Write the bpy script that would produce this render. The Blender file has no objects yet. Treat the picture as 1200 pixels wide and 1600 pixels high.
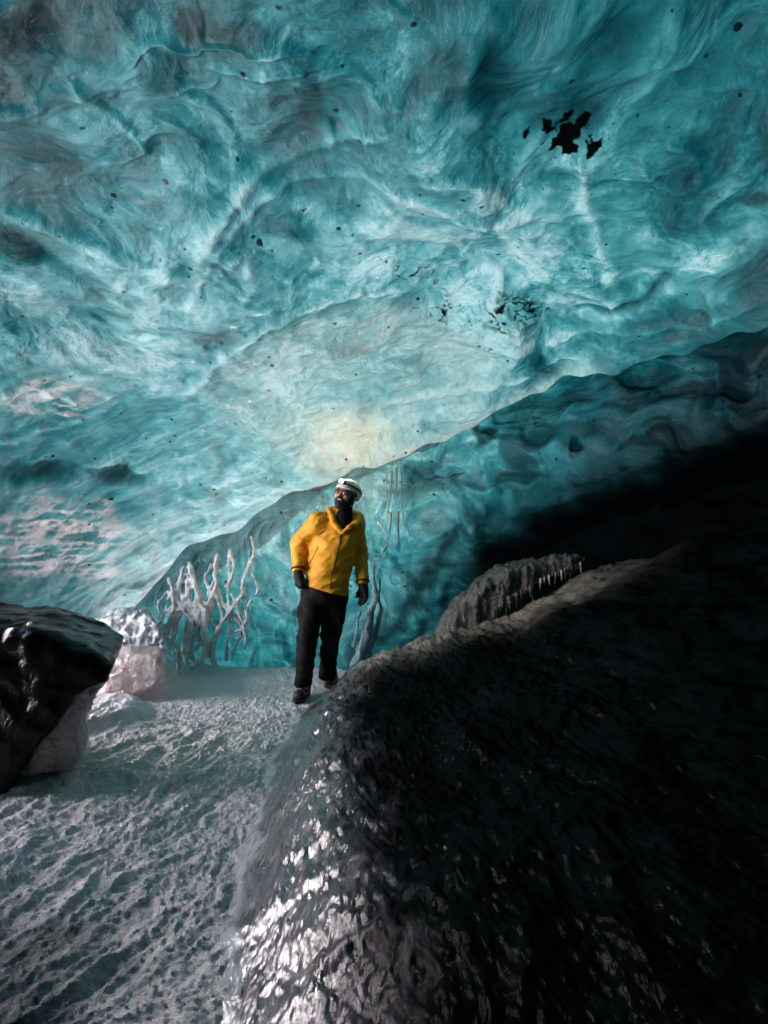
import bpy, math, random
import numpy as np
from mathutils import Vector

random.seed(7)
R = math.radians
sc = bpy.context.scene
COL = sc.collection

# ------------------------------------------------------------------ camera
CAMZ, F = 1.55, 800.0
cam_d = bpy.data.cameras.new("camera")
cam = bpy.data.objects.new("camera", cam_d)
COL.objects.link(cam)
cam.location = (0, 0, CAMZ)
cam.rotation_euler = (R(90), 0, 0)
cam_d.sensor_fit = 'HORIZONTAL'
cam_d.sensor_width = 36
cam_d.lens = 24
cam_d.clip_start = 0.05
cam_d.clip_end = 2000
sc.camera = cam

# ------------------------------------------------------------------ sky, sun, exposure
SUN_EL, SUN_AZ = R(46), R(48)          # azimuth from +Y towards +X
w = bpy.data.worlds.new("World")
sc.world = w
w.use_nodes = True
nt = w.node_tree
sky = nt.nodes.new("ShaderNodeTexSky")
sky.sky_type = 'NISHITA'
sky.sun_disc = False
sky.sun_elevation = SUN_EL
sky.sun_rotation = SUN_AZ
sky.air_density = 0.7
sky.dust_density = 2.0
nt.links.new(sky.outputs[0], nt.nodes["Background"].inputs[0])
nt.nodes["Background"].inputs[1].default_value = 0.08
sun_d = bpy.data.lights.new("sun", 'SUN')
sun_d.energy = 5.0
sun_d.angle = R(0.5)
sun_d.color = (1.0, 0.885, 0.875)
sun = bpy.data.objects.new("sun", sun_d)
COL.objects.link(sun)
sdir = Vector((math.sin(SUN_AZ) * math.cos(SUN_EL), math.cos(SUN_AZ) * math.cos(SUN_EL), math.sin(SUN_EL)))
sun.rotation_euler = (-sdir).to_track_quat('-Z', 'Y').to_euler()
sc.view_settings.view_transform = 'Standard'
sc.view_settings.look = 'None'
sc.view_settings.exposure = 4.35
sc.view_settings.gamma = 1
sc.cycles.max_bounces = 8
sc.cycles.diffuse_bounces = 4
sc.cycles.glossy_bounces = 4
sc.cycles.transmission_bounces = 8
sc.cycles.caustics_reflective = False
sc.cycles.caustics_refractive = False
sc.cycles.sample_clamp_indirect = 12.0
sc.cycles.use_guiding = True
sc.cycles.use_surface_guiding = True
sc.cycles.guiding_training_samples = 48

# ------------------------------------------------------------------ numeric helpers
def pt(px, py, d):
    """point seen at photo pixel px,py standing d metres away"""
    return np.array([d * (px - 600) / F, d, CAMZ + d * (800 - py) / F])

rng = np.random.RandomState(11)
PERM = rng.permutation(256)
PERM = np.concatenate([PERM, PERM, PERM])
GRAD = rng.normal(size=(256, 3))
GRAD /= np.linalg.norm(GRAD, axis=1, keepdims=True)
GRAD = GRAD.astype(np.float32)

def perlin(p, seed=0):
    p = np.asarray(p, np.float32) + np.float32(seed * 17.31)
    i = np.floor(p).astype(np.int64)
    f = p - i
    i &= 255
    u = f * f * f * (f * (f * 6 - 15) + 10)
    out = 0
    for dx in (0, 1):
        wx = u[..., 0] if dx else 1 - u[..., 0]
        a = PERM[i[..., 0] + dx]
        for dy in (0, 1):
            wy = u[..., 1] if dy else 1 - u[..., 1]
            b = PERM[a + i[..., 1] + dy]
            for dz in (0, 1):
                wz = u[..., 2] if dz else 1 - u[..., 2]
                g = GRAD[PERM[b + i[..., 2] + dz]]
                out = out + wx * wy * wz * (g[..., 0] * (f[..., 0] - dx) + g[..., 1] * (f[..., 1] - dy) + g[..., 2] * (f[..., 2] - dz))
    return out * 1.6

def fbm(p, o=4, seed=0, gain=0.5, lac=2.03):
    s, a, t = 0, 1.0, 0
    p = np.asarray(p, np.float32)
    for k in range(o):
        s = s + a * perlin(p, seed + k * 3)
        t += a
        a *= gain
        p = p * lac
    return s / t

def ridged(p, o=3, seed=0, gain=0.5, lac=2.1, e=0.0):
    s, a, t = 0, 1.0, 0
    p = np.asarray(p, np.float32)
    for k in range(o):
        s = s + a * (1 - np.minimum(np.sqrt((perlin(p, seed + k * 5) * 1.7) ** 2 + e * e) - e, 1))
        t += a
        a *= gain
        p = p * lac
    return s / t

def vfbm(p, o=3, seed=0):
    return np.stack([fbm(p, o, seed), fbm(p, o, seed + 31), fbm(p, o, seed + 57)], -1)

def sstep(a, b, x):
    t = np.clip((x - a) / (b - a), 0, 1)
    return t * t * (3 - 2 * t)

def interp(x, pts):
    pts = sorted(pts)
    return np.interp(x, [q[0] for q in pts], [q[1] for q in pts])

def seg_dist(px, py, poly):
    """distance of points to a polyline, and 0..1 position along it"""
    best = np.full(px.shape, 1e9)
    along = np.zeros(px.shape)
    n = len(poly) - 1
    for k in range(n):
        (ax, ay), (bx, by) = poly[k], poly[k + 1]
        dx, dy = bx - ax, by - ay
        t = np.clip(((px - ax) * dx + (py - ay) * dy) / (dx * dx + dy * dy), 0, 1)
        d = np.hypot(px - ax - t * dx, py - ay - t * dy)
        m = d < best
        best = np.where(m, d, best)
        along = np.where(m, (k + t) / n, along)
    return best, along

def smooth_poly(poly, n=4):
    p = np.array(poly, float)
    for _ in range(n):
        q = np.empty((2 * len(p) - 2, p.shape[1]))
        q[0::2] = 0.75 * p[:-1] + 0.25 * p[1:]
        q[1::2] = 0.25 * p[:-1] + 0.75 * p[1:]
        p = np.vstack([p[:1], q, p[-1:]])
        if len(p) > 40:
            break
    return [tuple(r) for r in p]

# ------------------------------------------------------------------ object helpers
def link_mesh(name, verts, faces, mat, parent=None, smooth=True, attrs=None):
    me = bpy.data.meshes.new(name)
    verts = np.asarray(verts, np.float32)
    faces = np.asarray(faces, np.int32)
    k = faces.shape[1]
    me.vertices.add(len(verts))
    me.vertices.foreach_set("co", verts.ravel())
    me.loops.add(faces.size)
    me.loops.foreach_set("vertex_index", faces.ravel())
    me.polygons.add(len(faces))
    me.polygons.foreach_set("loop_start", np.arange(0, faces.size, k, dtype=np.int32))
    me.polygons.foreach_set("use_smooth", np.full(len(faces), smooth))
    me.update(calc_edges=True)
    me.validate()
    for an, av in (attrs or {}).items():
        av = np.asarray(av, np.float32)
        vec = av.size == 3 * len(verts)
        at = me.attributes.new(an, 'FLOAT_VECTOR' if vec else 'FLOAT', 'POINT')
        at.data.foreach_set("vector" if vec else "value", av.ravel())
    me.materials.append(mat)
    o = bpy.data.objects.new(name, me)
    COL.objects.link(o)
    if parent is not None:
        o.parent = parent
        o.matrix_parent_inverse = parent.matrix_world.inverted() if False else o.matrix_parent_inverse
    return o

def grid_faces(n, m, wrap=False):
    i = np.arange(n - 1)[:, None]
    j = np.arange(m if wrap else m - 1)[None, :]
    j2 = (j + 1) % m
    a, b, c, d = i * m + j, i * m + j2, (i + 1) * m + j2, (i + 1) * m + j
    return np.stack([a + 0 * b, b + 0 * a, c, d], -1).reshape(-1, 4)

def grid_mesh(name, V, mat, attrs=None, parent=None, flip=False):
    n, m = V.shape[:2]
    f = grid_faces(n, m)
    W = V.reshape(-1, 3)
    nr = np.cross(W[f[:, 2]] - W[f[:, 0]], W[f[:, 3]] - W[f[:, 1]])
    inside = np.array(flip if flip is not False else (0, 2.2, 1.5))         # a point the surface should face
    if ((inside - W[f[:, 0]]) * nr).sum() < 0:
        f = f[:, ::-1]
    return link_mesh(name, V.reshape(-1, 3), f, mat, parent, True, attrs)

def nets(fn, lo, hi, h):
    """surface of the solid fn<0, as quads (naive surface nets)"""
    lo, hi = np.array(lo, float), np.array(hi, float)
    n = np.ceil((hi - lo) / h).astype(int) + 1
    ax = [lo[k] + h * np.arange(n[k]) for k in range(3)]
    X, Y, Z = np.meshgrid(*ax, indexing='ij')
    P = np.stack([X, Y, Z], -1).astype(np.float32)
    S = fn(P).astype(np.float32)
    S[0], S[-1] = np.maximum(S[0], 1e-3), np.maximum(S[-1], 1e-3)
    S[:, 0], S[:, -1] = np.maximum(S[:, 0], 1e-3), np.maximum(S[:, -1], 1e-3)
    S[:, :, 0], S[:, :, -1] = np.maximum(S[:, :, 0], 1e-3), np.maximum(S[:, :, -1], 1e-3)
    ins = S < 0
    c = n - 1
    acc = np.zeros((*c, 3), np.float32)
    cnt = np.zeros(tuple(c), np.float32)
    def sl(o):
        return tuple(slice(o[k], o[k] + c[k]) for k in range(3))
    corners = [(a, b, d) for a in (0, 1) for b in (0, 1) for d in (0, 1)]
    for A in corners:
        for k in range(3):
            if A[k] == 0:
                B = list(A); B[k] = 1
                sa, sb = S[sl(A)], S[sl(B)]
                m = (sa < 0) != (sb < 0)
                t = np.where(m, sa / np.where(m, sa - sb, 1), 0)
                for q in range(3):
                    acc[..., q] += np.where(m, A[q] + (t if q == k else 0), 0)
                cnt += m
    act = cnt > 0
    idx = np.full(tuple(c), -1, np.int64)
    idx[act] = np.arange(act.sum())
    cc = np.stack(np.nonzero(act), -1)
    verts = lo + h * (cc + acc[act] / cnt[act][:, None])
    faces = []
    for k in range(3):
        s1 = [slice(None)] * 3; s2 = [slice(None)] * 3
        s1[k] = slice(0, -1); s2[k] = slice(1, None)
        d = ins[tuple(s1)] != ins[tuple(s2)]
        e = np.stack(np.nonzero(d), -1)
        u, v = (k + 1) % 3, (k + 2) % 3
        e = e[(e[:, u] > 0) & (e[:, v] > 0) & (e[:, u] < n[u] - 1) & (e[:, v] < n[v] - 1)]
        inside = ins[e[:, 0], e[:, 1], e[:, 2]]
        def at(du, dv):
            q = e.copy(); q[:, u] -= du; q[:, v] -= dv
            return idx[q[:, 0], q[:, 1], q[:, 2]]
        quad = np.stack([at(1, 1), at(0, 1), at(0, 0), at(1, 0)], -1)
        quad[~inside] = quad[~inside][:, ::-1]
        faces.append(quad)
    return verts, np.concatenate(faces)

def solid(name, fn, lo, hi, h, mat, parent=None, attrs=None):
    v, f = nets(fn, lo, hi, h)
    at = {k: g(v) for k, g in (attrs or {}).items()}
    if (v[f[:, 0]] * np.cross(v[f[:, 1]] - v[f[:, 0]], v[f[:, 2]] - v[f[:, 0]])).sum() < 0:
        f = f[:, ::-1]
    if parent is not None:
        v = v - np.array(parent.location)
    return link_mesh(name, v, f, mat, parent, True, at)

def smin(a, b, k):
    h = np.clip(0.5 + 0.5 * (b - a) / k, 0, 1)
    return b * (1 - h) + a * h - k * h * (1 - h)

def smax(a, b, k):
    return -smin(-a, -b, k)

def cone(P, a, b, ra, rb):
    a, b = np.asarray(a, np.float32), np.asarray(b, np.float32)
    ba = b - a
    t = np.clip(((P - a) @ ba) / (ba @ ba), 0, 1)
    return np.linalg.norm(P - a - t[..., None] * ba, axis=-1) - (ra + t * (rb - ra))

def chain(P, pts, k=0.02):
    d = None
    for (a, ra), (b, rb) in zip(pts[:-1], pts[1:]):
        q = cone(P, a, b, ra, rb)
        d = q if d is None else smin(d, q, k)
    return d

def ell(P, c, r):
    q = (P - np.asarray(c, np.float32)) / np.asarray(r, np.float32)
    return (np.linalg.norm(q, axis=-1) - 1) * min(r)

def box(P, c, b, rnd=0.005):
    q = np.abs(P - np.asarray(c, np.float32)) - (np.asarray(b, np.float32) - rnd)
    return np.linalg.norm(np.maximum(q, 0), axis=-1) + np.minimum(q.max(-1), 0) - rnd

def poly2d(x, z, poly):
    """signed distance to a closed outline in the x,z plane"""
    p = np.array(poly)
    d = np.full(x.shape, 1e9)
    s = np.ones(x.shape)
    n = len(p)
    for i in range(n):
        j = (i - 1) % n
        ex, ez = p[j] - p[i]
        wx, wz = x - p[i, 0], z - p[i, 1]
        t = np.clip((wx * ex + wz * ez) / (ex * ex + ez * ez + 1e-12), 0, 1)
        d = np.minimum(d, (wx - ex * t) ** 2 + (wz - ez * t) ** 2)
        c1, c2, c3 = z >= p[i, 1], z < p[j, 1], ex * wz > ez * wx
        flip = (c1 & c2 & c3) | (~c1 & ~c2 & ~c3)
        s = np.where(flip, -s, s)
    return s * np.sqrt(d)

def tag(o, label=None, cat=None, group=None, kind=None):
    if label: o["label"] = label
    if cat: o["category"] = cat
    if group: o["group"] = group
    if kind: o["kind"] = kind
    return o

def empty(name, loc):
    o = bpy.data.objects.new(name, None)
    COL.objects.link(o)
    o.location = loc
    o.empty_display_size = 0.1
    return o

# ------------------------------------------------------------------ materials
class NT:
    def __init__(self, name):
        self.m = bpy.data.materials.new(name)
        self.m.use_nodes = True
        self.t = self.m.node_tree
        self.t.nodes.clear()
        self.out = self.t.nodes.new("ShaderNodeOutputMaterial")
    def n(self, typ, **kw):
        nd = self.t.nodes.new("ShaderNode" + typ)
        for k, v in kw.items():
            if k.startswith("i_"):
                nd.inputs[k[2:].replace("_", " ")].default_value = v
            else:
                setattr(nd, k, v)
        return nd
    def l(self, a, b):
        self.t.links.new(a, b)
    def math(self, op, a, b=None, clamp=False):
        nd = self.t.nodes.new("ShaderNodeMath")
        nd.operation = op
        nd.use_clamp = clamp
        for k, v in enumerate((a, b)):
            if v is None: continue
            if isinstance(v, (int, float)): nd.inputs[k].default_value = v
            else: self.l(v, nd.inputs[k])
        return nd.outputs[0]
    def attr(self, name):
        return self.n("Attribute", attribute_name=name).outputs["Fac"]
    def mapr(self, v, a, b, c, d):
        nd = self.n("MapRange")
        nd.clamp = True
        self.l(v, nd.inputs[0])
        for k, x in enumerate((a, b, c, d)):
            nd.inputs[k + 1].default_value = x
        return nd.outputs[0]
    def noise(self, scale, detail=4, rough=0.55, dist=0.0, vec=None, stretch=None):
        if vec is None:
            vec = self.n("TexCoord").outputs["Object"]
        if stretch:
            mp = self.n("Mapping")
            self.l(vec, mp.inputs[0])
            mp.inputs["Rotation"].default_value = stretch[0]
            mp.inputs["Scale"].default_value = stretch[1]
            vec = mp.outputs[0]
        nd = self.n("TexNoise")
        self.l(vec, nd.inputs["Vector"])
        nd.inputs["Scale"].default_value = scale
        nd.inputs["Detail"].default_value = detail
        nd.inputs["Roughness"].default_value = rough
        nd.inputs["Distortion"].default_value = dist
        return nd.outputs[0]
    def mix(self, f, a, b):
        nd = self.n("Mix", data_type='RGBA')
        for s, v in ((0, f), (6, a), (7, b)):
            if isinstance(v, (int, float)): nd.inputs[s].default_value = v
            elif isinstance(v, tuple): nd.inputs[s].default_value = (*v, 1)
            else: self.l(v, nd.inputs[s])
        return nd.outputs[2]
    def bump(self, h, strength, dist, normal=None):
        nd = self.n("Bump")
        nd.inputs["Strength"].default_value = strength
        nd.inputs["Distance"].default_value = dist
        self.l(h, nd.inputs["Height"])
        if normal is not None: self.l(normal, nd.inputs["Normal"])
        return nd.outputs[0]
    def principled(self, color, rough=0.5, normal=None, ior=1.45, **kw):
        nd = self.n("BsdfPrincipled")
        for nm, v in (("Base Color", color), ("Roughness", rough), ("IOR", ior)):
            if isinstance(v, tuple): nd.inputs[nm].default_value = (*v, 1)
            elif isinstance(v, (int, float)): nd.inputs[nm].default_value = v
            else: self.l(v, nd.inputs[nm])
        for k, v in kw.items():
            nd.inputs[k.replace("_", " ")].default_value = v
        if normal is not None: self.l(normal, nd.inputs["Normal"])
        return nd.outputs[0]
    def done(self, surf):
        self.l(surf, self.out.inputs["Surface"])
        return self.m

def ice_sheet_mat(name, diffuse=(0.042, 0.048, 0.047), gloss_rough=0.12, ior=1.31):
    """glacier ice seen from inside: light comes through it, dimmed by its depth (attribute th), its grit (attribute grit);
    bubbles and filaments follow the flow of the ice (attributes flow, streak)"""
    t = NT(name)
    th, grit, milk, wet = t.attr("th"), t.attr("grit"), t.attr("milk"), t.attr("wet")
    def va(nm): return t.n("Attribute", attribute_name=nm).outputs["Vector"]
    fl, sk = va("flow"), va("streak")
    n1 = t.noise(4.0, 8, 0.62, 0.8, fl)
    n2 = t.noise(13.0, 8, 0.70, 0.5, fl)
    n3 = t.noise(38.0, 5, 0.68, 0.2)
    s2 = t.noise(7.0, 7, 0.66, 0.7, sk)
    def cen(n, a): return t.math('MULTIPLY', t.math('SUBTRACT', n, 0.5), a)
    v = t.math('ADD', t.math('ADD', cen(n1, 1.5), cen(n2, 1.6)), cen(n3, 1.2))
    calm = t.mapr(t.noise(1.7, 4, 0.55, 0.5, fl), 0.40, 0.60, 0.30, 1.15)
    # crisp bright filaments and dark seams
    a1 = t.math('ABSOLUTE', cen(t.noise(6.0, 7, 0.62, 0.6, fl), 1.0))
    a2 = t.math('ABSOLUTE', cen(t.noise(10.0, 6, 0.6, 0.9, fl), 1.0))
    v = t.math('ADD', v, t.math('ADD', t.mapr(a1, 0.0, 0.03, -0.30, 0.02), t.mapr(a2, 0.0, 0.022, 0.65, -0.03)))
    v = t.math('MULTIPLY', v, calm)
    vs = t.math('ADD', t.math('ADD', cen(n1, 0.6), cen(s2, 2.4)), cen(n3, 0.6))
    v = t.math('ADD', t.math('MULTIPLY', v, t.math('SUBTRACT', 1.0, wet)), t.math('MULTIPLY', vs, wet))
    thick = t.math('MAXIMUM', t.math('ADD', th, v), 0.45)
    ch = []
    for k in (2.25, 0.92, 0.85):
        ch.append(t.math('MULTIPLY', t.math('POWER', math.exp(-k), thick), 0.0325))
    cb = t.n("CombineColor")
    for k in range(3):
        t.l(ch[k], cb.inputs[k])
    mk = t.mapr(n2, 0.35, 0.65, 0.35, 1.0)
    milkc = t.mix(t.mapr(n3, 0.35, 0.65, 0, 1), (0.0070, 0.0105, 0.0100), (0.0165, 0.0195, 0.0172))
    milkc = t.mix(t.attr('painted_sheen'), milkc, (0.033, 0.031, 0.032))  # pale colour painted where the ceiling would mirror bright light
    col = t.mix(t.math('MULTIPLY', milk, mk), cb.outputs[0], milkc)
    vor = t.n("TexVoronoi", feature='F1')
    vor.inputs["Scale"].default_value = 8.0
    t.l(t.n("TexCoord").outputs["Object"], vor.inputs["Vector"])
    spn = t.noise(26.0, 2, 0.5)
    spk = t.math('ADD', vor.outputs["Distance"], t.math('MULTIPLY', spn, 0.42))
    spk = t.math('ADD', spk, t.mapr(n1, 0.35, 0.65, -0.05, 0.10))
    vo2 = t.n("TexVoronoi", feature='F1')
    vo2.inputs["Scale"].default_value = 17
    t.l(fl, vo2.inputs["Vector"])
    sp2 = t.math('ADD', t.math('ADD', vo2.outputs["Distance"], t.math('MULTIPLY', t.noise(60.0, 2, 0.5), 0.5)), t.mapr(n2, 0.35, 0.62, 0.25, 0.0))
    speck = t.math('MAXIMUM', t.mapr(spk, 0.27, 0.32, 1.0, 0.0), t.mapr(sp2, 0.32, 0.37, 0.8, 0.0))
    g = t.math('MAXIMUM', grit, t.math('MULTIPLY', speck, 0.93))
    col = t.mix(g, col, (0.00003, 0.00007, 0.00008))
    tr = t.n("BsdfTranslucent")
    t.l(col, tr.inputs[0])
    soft = t.bump(n3, 0.14, 0.010, t.bump(n2, 0.34, 0.04, t.bump(n1, 0.42, 0.08)))
    bmp = t.bump(n2, 0.45, 0.04, t.bump(n1, 0.5, 0.08))
    bmp = t.bump(n3, 0.30, 0.010, bmp)
    t.l(soft, tr.inputs[1])
    df = t.n("BsdfDiffuse")
    t.l(t.mix(g, diffuse, (0.0005, 0.0006, 0.0006)), df.inputs[0])
    t.l(bmp, df.inputs["Normal"])
    ad = t.n("AddShader")
    t.l(tr.outputs[0], ad.inputs[0]); t.l(df.outputs[0], ad.inputs[1])
    gl = t.n("BsdfGlossy")
    t.l(t.mapr(wet, 0, 1, gloss_rough, gloss_rough * .8), gl.inputs["Roughness"])
    t.l(bmp, gl.inputs["Normal"])
    fr = t.n("Fresnel")
    fr.inputs[0].default_value = ior
    t.l(bmp, fr.inputs["Normal"])
    ff = t.math('MULTIPLY', fr.outputs[0], t.math('MULTIPLY', t.mapr(grit, 0, 0.93, 1.0, 0.0), t.mapr(wet, 0, 1, 0.95, 0.14)))
    mx = t.n("MixShader")
    t.l(ff, mx.inputs[0]); t.l(ad.outputs[0], mx.inputs[1]); t.l(gl.outputs[0], mx.inputs[2])
    return t.done(mx.outputs[0])

M = {}
M['ceiling'] = ice_sheet_mat("blue_ceiling_ice", gloss_rough=0.09, ior=1.5)
M['wall'] = ice_sheet_mat("layered_wall_ice", (0.012, 0.022, 0.024), 0.09, 1.5)

def snow_mat():
    t = NT("trodden_snow")
    n1 = t.noise(22, 6, 0.62, 0.3)
    n2 = t.noise(85, 5, 0.65)
    n3 = t.noise(3.0, 4, 0.6)
    nb = t.bump(n2, 0.9, 0.014, t.bump(n1, 0.9, 0.04))
    c = t.mix(t.mapr(n3, 0.35, 0.7, 0, 1), (0.87, 0.83, 0.83), (0.74, 0.71, 0.71))
    c = t.mix(t.math('MULTIPLY', t.attr("ice"), t.mapr(n1, 0.35, 0.65, 1.0, 0.75)), c, (0.035, 0.052, 0.048))
    rg = t.mapr(t.attr("ice"), 0, 1, 0.55, 0.45)
    return t.done(t.principled(c, rg, nb, 1.31, Specular_IOR_Level=.25))
M['snow'] = snow_mat()

def plain_snow():
    t = NT("unseen_sunlit_snow")
    nb = t.bump(t.noise(2.0, 6, 0.6), 0.5, 0.2)
    return t.done(t.principled((0.86, 0.84, 0.84), 0.6, nb, 1.31))
M['unseen_snowfield'] = plain_snow()

def mound_mat():
    t = NT("black_glacier_ice")
    frost, brown = t.attr("frost"), t.attr("brown")
    st = ((0, 0, R(-24)), (4.0, 1.0, 2.0))
    n1 = t.noise(5, 6, 0.6, 0.5, stretch=((0, 0, R(25)), (1.0, 0.45, 1.0)))
    n2 = t.noise(17, 6, 0.65, 0.8, stretch=((0, 0, R(25)), (1.6, 0.5, 1.0)))
    n3 = t.noise(70, 4, 0.6, 0.2)
    soft = t.bump(n1, 0.5, 0.05)
    nb = t.bump(n2, 0.22, 0.04, t.bump(n1, 0.25, 0.06))
    nb = t.bump(n3, 0.15, 0.005, nb)
    vf = t.n("TexVoronoi", feature='SMOOTH_F1')
    mp = t.n("Mapping")
    mp.inputs["Rotation"].default_value = (0, 0, R(14))
    mp.inputs["Scale"].default_value = (46, 13, 36)
    tc = t.n("TexCoord").outputs["Object"]
    dv = t.n("VectorMath", operation='ADD')
    nv = t.n("TexNoise"); nv.inputs["Scale"].default_value = 6
    t.l(tc, nv.inputs["Vector"])
    sc_ = t.n("VectorMath", operation='SCALE'); sc_.inputs["Scale"].default_value = .16
    t.l(nv.outputs["Color"], sc_.inputs[0]); t.l(tc, dv.inputs[0]); t.l(sc_.outputs[0], dv.inputs[1])
    t.l(dv.outputs[0], mp.inputs[0]); t.l(mp.outputs[0], vf.inputs["Vector"])
    vf.inputs["Scale"].default_value = 1
    vf.inputs["Smoothness"].default_value = .35
    nb = t.bump(vf.outputs["Distance"], 0.35, 0.012, nb)
    deep = t.mix(t.mapr(n1, 0.4, 0.7, 0, 1), (0.0008, 0.0014, 0.0014), (0.003, 0.006, 0.006))
    c = t.mix(brown, deep, (0.30, 0.255, 0.21))
    ff = t.math('MULTIPLY', frost, t.mapr(n2, 0.40, 0.60, 0.08, 1.0))
    ff = t.math('MAXIMUM', ff, t.mapr(frost, 0.9, 1.0, 0, 1))
    c = t.mix(ff, c, t.mix(t.mapr(frost, 0.9, 1.0, 0, 1), (0.20, 0.185, 0.205), (0.50, 0.49, 0.50)))
    wet = t.math('MAXIMUM', t.attr("wet"), t.mapr(n2, 0.64, 0.72, 0.0, 0.32))
    df = t.n("BsdfDiffuse")
    t.l(c, df.inputs[0]); t.l(soft, df.inputs["Normal"])
    gl = t.n("BsdfGlossy")
    t.l(t.mapr(n2, 0.3, 0.7, 0.09, 0.20), gl.inputs["Roughness"]); t.l(nb, gl.inputs["Normal"])
    fr = t.n("Fresnel"); fr.inputs[0].default_value = 1.75
    t.l(nb, fr.inputs["Normal"])
    mx = t.n("MixShader")
    t.l(t.math('MULTIPLY', fr.outputs[0], t.math('MULTIPLY', wet, t.mapr(t.attr('frost'), 0.1, 0.7, 1.0, 2.3)), True), mx.inputs[0]); t.l(df.outputs[0], mx.inputs[1]); t.l(gl.outputs[0], mx.inputs[2])
    return t.done(mx.outputs[0])
M['mound'] = mound_mat()

def clear_ice(name, col, trans, rough=0.12, dcol=(0.3, 0.32, 0.33), bumps=(9, 0.5, 0.05), ior=1.31):
    """a lump of ice: lit through and from outside, wet gloss"""
    t = NT(name)
    n1 = t.noise(bumps[0], 7, 0.62, 0.7)
    n2 = t.noise(bumps[0] * 5, 5, 0.6, 0.4)
    nb = t.bump(n2, 0.5, 0.012, t.bump(n1, bumps[1], bumps[2]))
    var = t.mapr(n1, 0.32, 0.68, 0.35, 1.0)
    tr = t.n("BsdfTranslucent")
    t.l(t.mix(var, tuple(x * 0.3 for x in trans), trans), tr.inputs[0])
    t.l(nb, tr.inputs[1])
    df = t.n("BsdfDiffuse")
    t.l(t.mix(var, tuple(x * 0.4 for x in dcol), dcol), df.inputs[0])
    t.l(nb, df.inputs["Normal"])
    ad = t.n("AddShader")
    t.l(tr.outputs[0], ad.inputs[0]); t.l(df.outputs[0], ad.inputs[1])
    gl = t.n("BsdfGlossy")
    gl.inputs["Roughness"].default_value = rough
    t.l(nb, gl.inputs["Normal"])
    fr = t.n("Fresnel"); fr.inputs[0].default_value = ior
    t.l(nb, fr.inputs["Normal"])
    mx = t.n("MixShader")
    t.l(fr.outputs[0], mx.inputs[0]); t.l(ad.outputs[0], mx.inputs[1]); t.l(gl.outputs[0], mx.inputs[2])
    return t.done(mx.outputs[0])
M['block'] = clear_ice("dark_block_ice", None, (0.010, 0.014, 0.014), 0.08, (0.006, 0.0055, 0.005), (2.6, 0.35, 0.09), 1.25)
M['pink_ice'] = clear_ice("bubbly_ice", None, (0.75, 0.63, 0.62), 0.07, (0.50, 0.44, 0.45), (11, 0.9, 0.06))
M['white_ice'] = clear_ice("white_drip_ice", None, (0.30, 0.34, 0.35), 0.05, (0.55, 0.62, 0.64), (14, 0.5, 0.03), 1.75)
M['teal_ice'] = clear_ice("teal_drip_ice", None, (0.20, 0.34, 0.36), 0.07, (0.22, 0.34, 0.37), (14, 0.4, 0.03), 1.36)
M['drip_ice'] = clear_ice("wall_icicle_ice", None, (0.05, 0.09, 0.10), 0.06, (0.05, 0.08, 0.085), (14, 0.4, 0.03), 1.45)
M['brown_ice'] = clear_ice("silty_ice", None, (0.12, 0.13, 0.125), 0.07, (0.115, 0.112, 0.10), (9, 0.9, 0.07), 1.5)

def cloth(name, col, rough=0.8, scale=60, strength=0.3, dist=0.004, col2=None, spec=0.5):
    t = NT(name)
    n1 = t.noise(scale, 4, 0.6)
    n0 = t.noise(7, 4, 0.5)
    nb = t.bump(n1, strength, dist, t.bump(n0, 0.25, 0.02))
    c = t.mix(t.mapr(n0, 0.3, 0.7, 0, 1), col, col2 or tuple(x * 0.8 for x in col))
    return t.done(t.principled(c, rough, nb, Specular_IOR_Level=spec))
M['jacket'] = cloth("yellow_shell_fabric", (0.80, 0.36, 0.008), 0.6)
M['jacket_dark'] = cloth("dark_trim", (0.02, 0.018, 0.015))
M['trousers'] = cloth("black_trouser_cloth", (0.0045, 0.0045, 0.005), 0.75, spec=.18)
M['fleece'] = cloth("black_fleece", (0.006, 0.006, 0.008), 0.9, spec=.15)
M['glove'] = cloth("black_glove_fabric", (0.008, 0.008, 0.009), 0.7, spec=.25)
M['boot'] = cloth("boot_leather", (0.055, 0.045, 0.035), 0.6)
M['sole'] = cloth("black_rubber", (0.01, 0.01, 0.01), 0.6)
M['skin'] = cloth("skin", (0.68, 0.40, 0.29), 0.45, 120, 0.1, 0.001, (0.60, 0.33, 0.23))
M['beard'] = cloth("dark_hair", (0.018, 0.012, 0.009), 0.7, 200, 0.6, 0.004)
M['helmet'] = cloth("white_helmet_shell", (0.75, 0.73, 0.72), 0.3, 10, 0.02, 0.001)
M['steel'] = cloth("steel", (0.35, 0.35, 0.35), 0.3)
def lens_mat():
    t = NT("mirror_lens")
    return t.done(t.principled((0.10, 0.075, 0.06), 0.08, None, 1.6, Metallic=0.35))
M['lens'] = lens_mat()
def lamp_mat():
    t = NT("lit_lamp")
    e = t.n("Emission")
    e.inputs[0].default_value = (1.0, 0.85, 0.62, 1)
    e.inputs[1].default_value = 2.5
    return t.done(e.outputs[0])
M['lamp'] = lamp_mat()

# ------------------------------------------------------------------ the cave: vault shape and the lip of the ceiling
def vault(x, y):
    z = 3.6 - 0.022 * np.maximum(y, 0) ** 2.7 - 0.02 * np.maximum(-y, 0) ** 3.5
    z = z - 0.0042 * np.maximum(-x, 0) ** 5 - 0.0041 * np.maximum(x, 0) ** 6
    return z

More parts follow.
